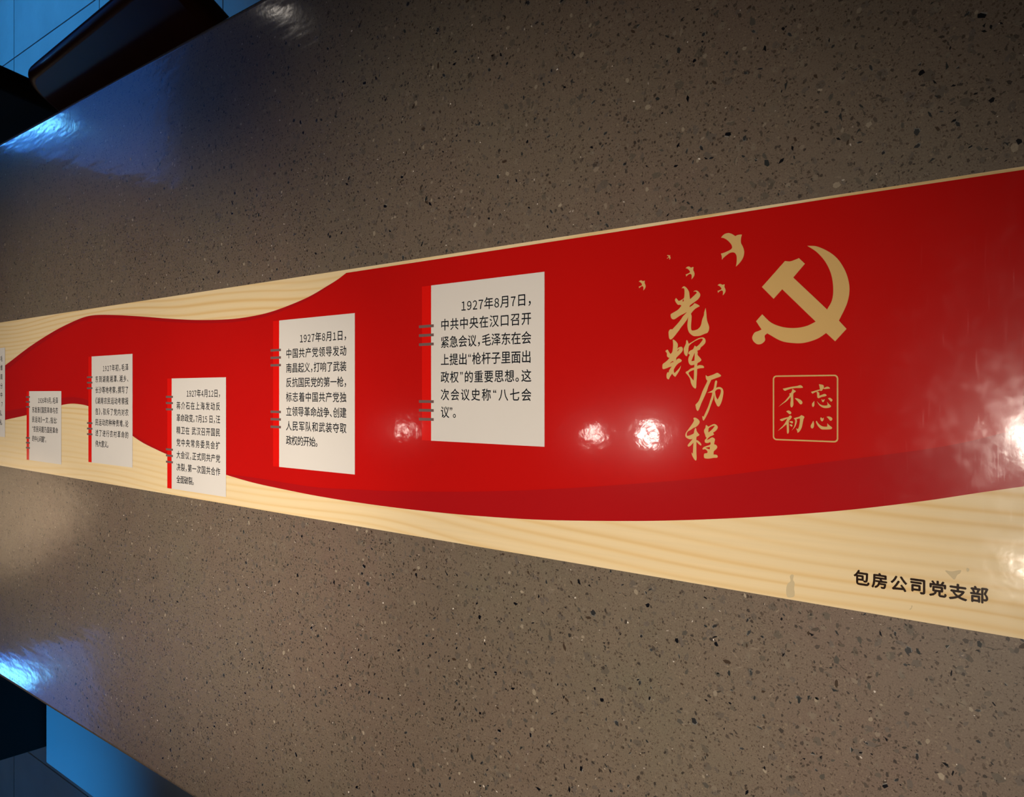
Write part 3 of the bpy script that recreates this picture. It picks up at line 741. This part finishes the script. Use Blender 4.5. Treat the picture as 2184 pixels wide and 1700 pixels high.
CH1 = '455,195 480,165 540,175 610,220 655,280 655,340 610,410 540,470 450,510 380,560 280,620 240,680 235,730 250,770* 340,750 460,690 475,640 490,560 525,505 550,540 560,600 610,680 650,725 630,760 555,800* 550,905* 600,920 660,970 710,1030 715,1080 680,1075 620,1030 555,960* 552,1100 552,1300 560,1480 545,1575 500,1560 440,1470 405,1390 395,1310* 435,1365* 445,1200 455,985* 400,1050 340,1105 285,1120 265,1080 310,1010 380,930 430,865* 350,880 260,850 200,800 190,730 215,650 280,560 360,450 430,350 475,260'
CH2 = '880,410 920,440 950,465* 1020,425 1100,385 1170,382 1230,420 1258,480 1240,540 1180,610 1100,660* 1140,720* 1080,755 1010,785 950,830 890,905* 960,880 1020,840 1080,818 1140,845 1165,890 1150,960 1135,1045* 1190,1060 1230,1100 1240,1150 1200,1210 1130,1275 1115,1380* 1190,1385 1240,1410 1255,1450 1230,1485 1130,1490 980,1515 850,1510 810,1490 800,1410 820,1350 900,1335 920,1300 900,1250 850,1210 800,1210 770,1220 755,1190 790,1140 860,1110 1000,1060 1020,1030 1010,970* 940,1000 870,1000 835,980 830,910 870,860 890,830* 860,800 840,730 810,650 810,570 850,500 860,430'
art('title_character', [(*z4, CH1, []), (*z4, CH2, ['955,520* 1020,470 1130,430 1155,440 1100,520 1020,600 945,655*', '1000,1130* 990,1215* 920,1190 850,1155*'])], 3, M_GOLD)

EMB = '525,90* 600,95 700,140 770,200 830,300 858,420 840,540 775,680* 835,745* 745,843* 675,778* 600,825 500,855 420,857 320,840 210,780* 190,800 193,835 165,862 130,865 100,840 92,810 110,775 140,762 165,750* 122,685* 170,630* 240,695 330,730 430,738 520,722 592,688* 328,433* 260,508* 168,415* 350,210* 390,213 430,200 460,187* 507,232* 415,340* 682,592* 720,520 730,430 715,320 670,220 600,140'
o = art('hammer_and_sickle_emblem', [(*z8, EMB, [])], 3, M_GOLD, None, 7); o['label'] = 'gold hammer and sickle emblem on the red field'
BIRD = '345,325* 400,250 500,170 640,135 740,155 830,200 920,262* 1000,220 1100,198 1190,200* 1160,300 1145,420 1155,550 1220,670 1265,800 1280,920 1250,1090 1180,1230 1080,1360 945,1490* 970,1350 980,1150 960,1020 900,940 820,915 700,940 570,1030 450,1130 385,1215* 375,1080 340,960* 430,940 580,880 720,810 790,730 770,620 680,500 560,395 450,340'
art('bird', [(*z7, BIRD, [])], 3, M_GOLD)
for (x0, x1, y0, y1) in ((1463, 1481.8, 568.5, 596), (1530.9, 1548, 605.6, 630), (1362.9, 1377.5, 598, 619.8), (1422.8, 1430.8, 544, 554.4)):
    pts = parse(BIRD, 0, 0, 1)
    q = [(x0 + (p[0] - 340) / 940 * (x1 - x0), y0 + (p[1] - 135) / 1355 * (y1 - y0), p[2]) for p in pts]
    flat('bird', [[plb(catmull(q, True, 4))]], 3, M_GOLD)

# seal
a, b = at(1648.7, 801.0), at(1788.3, 944.0)
def rrect(x0, x1, y0, y1, r, n=6):
    out = []
    for (qx, qy, a0) in ((x1 - r, y1 - r, 0), (x0 + r, y1 - r, 90), (x0 + r, y0 + r, 180), (x1 - r, y0 + r, 270)):
        for k in range(n + 1):
            t_ = math.radians(a0 + 90 * k / n); out.append((qx + r * math.cos(t_), qy + r * math.sin(t_)))
    return out
w_ = 0.00095
seal = flat('seal_frame', [[rrect(a.x, b.x, b.y, a.y, 0.0026), rrect(a.x + w_, b.x - w_, b.y + w_, a.y - w_, 0.0018)]], 3, M_GOLD)
seal['label'] = 'thin gold rounded square frame below the emblem'
B1 = ['310,300* 370,285 600,235 780,210 890,180 960,215 985,265* 880,275 750,275 600,295 470,335 375,365',
      '635,305 690,340 735,365 735,400 690,430 660,470 660,700 665,820 640,890 600,920 570,880 565,780 578,680 575,560* 500,650 430,720 340,780 240,850 170,900* 260,815 370,720 450,630 540,510 530,460 580,440 615,380',
      '705,610* 780,615 860,645 930,690 965,750 950,800 910,820 870,795 800,710']
W1 = ['1515,150* 1600,160 1660,180 1675,220 1675,280 1640,320 1600,370 1550,360 1545,300 1530,220', '1250,405* 1350,375 1530,325 1560,350 1440,395 1360,430 1300,460',
      '1660,290* 1740,245 1810,230 1865,260 1880,290 1800,300 1700,310', '1435,395* 1500,410 1525,450 1525,530* 1600,505 1700,470 1760,500 1765,530 1700,555 1600,575 1510,610 1465,595 1455,540 1450,460',
      '1360,700* 1360,850 1320,905 1285,870 1290,790 1330,740', '1450,705* 1510,780 1600,840 1700,860 1790,855* 1800,800 1785,730* 1830,790 1915,870 1890,915 1800,940 1700,940 1610,910 1530,850 1480,780',
      '1600,640* 1640,670 1710,650* 1685,710 1650,745 1615,715', '1810,615* 1880,600 1940,640 1965,680 1920,730 1880,690']
C1 = ['425,115* 500,85 570,120 595,165 570,205 530,205 490,175', '220,385 300,355 420,320 500,300 545,255 590,265 612,310 570,370 515,440 515,600 518,780 495,850 465,855 450,800 448,700 440,545* 380,590 300,660 210,720 145,770* 220,690 320,590 400,480 465,355* 380,395 290,440 230,415',
      '520,455* 590,440 640,450 650,490 620,515 570,490', '530,560* 590,548 635,580 610,625 560,590',
      '675,345* 760,320 860,290 930,240* 1000,270 1030,310 1000,370 975,500 950,620 920,700 870,780 805,830* 790,770 755,680* 820,705* 850,620 875,480 885,350* 820,360 765,385* 785,430 760,540 720,630 660,700 600,760* 660,680 700,590 720,480 720,410']
X1_ = ['1325,430* 1350,520 1340,640 1290,685 1245,650 1245,580 1290,500', '1435,425* 1500,520 1600,600 1700,625 1790,625* 1795,510* 1850,570 1950,650 1930,700 1850,715 1700,718 1600,710 1520,650 1460,570 1415,470',
       '1580,310* 1630,350 1670,320* 1665,400 1620,450 1575,410 1560,360', '1770,295* 1840,285 1920,310 1960,360 1940,415 1890,425 1840,370']
for zz, ss in ((z5, B1), (z5, W1), (z6, C1), (z6, X1_)):
    art('seal_character', [(*zz, s, []) for s in ss], 3, M_GOLD, seal)
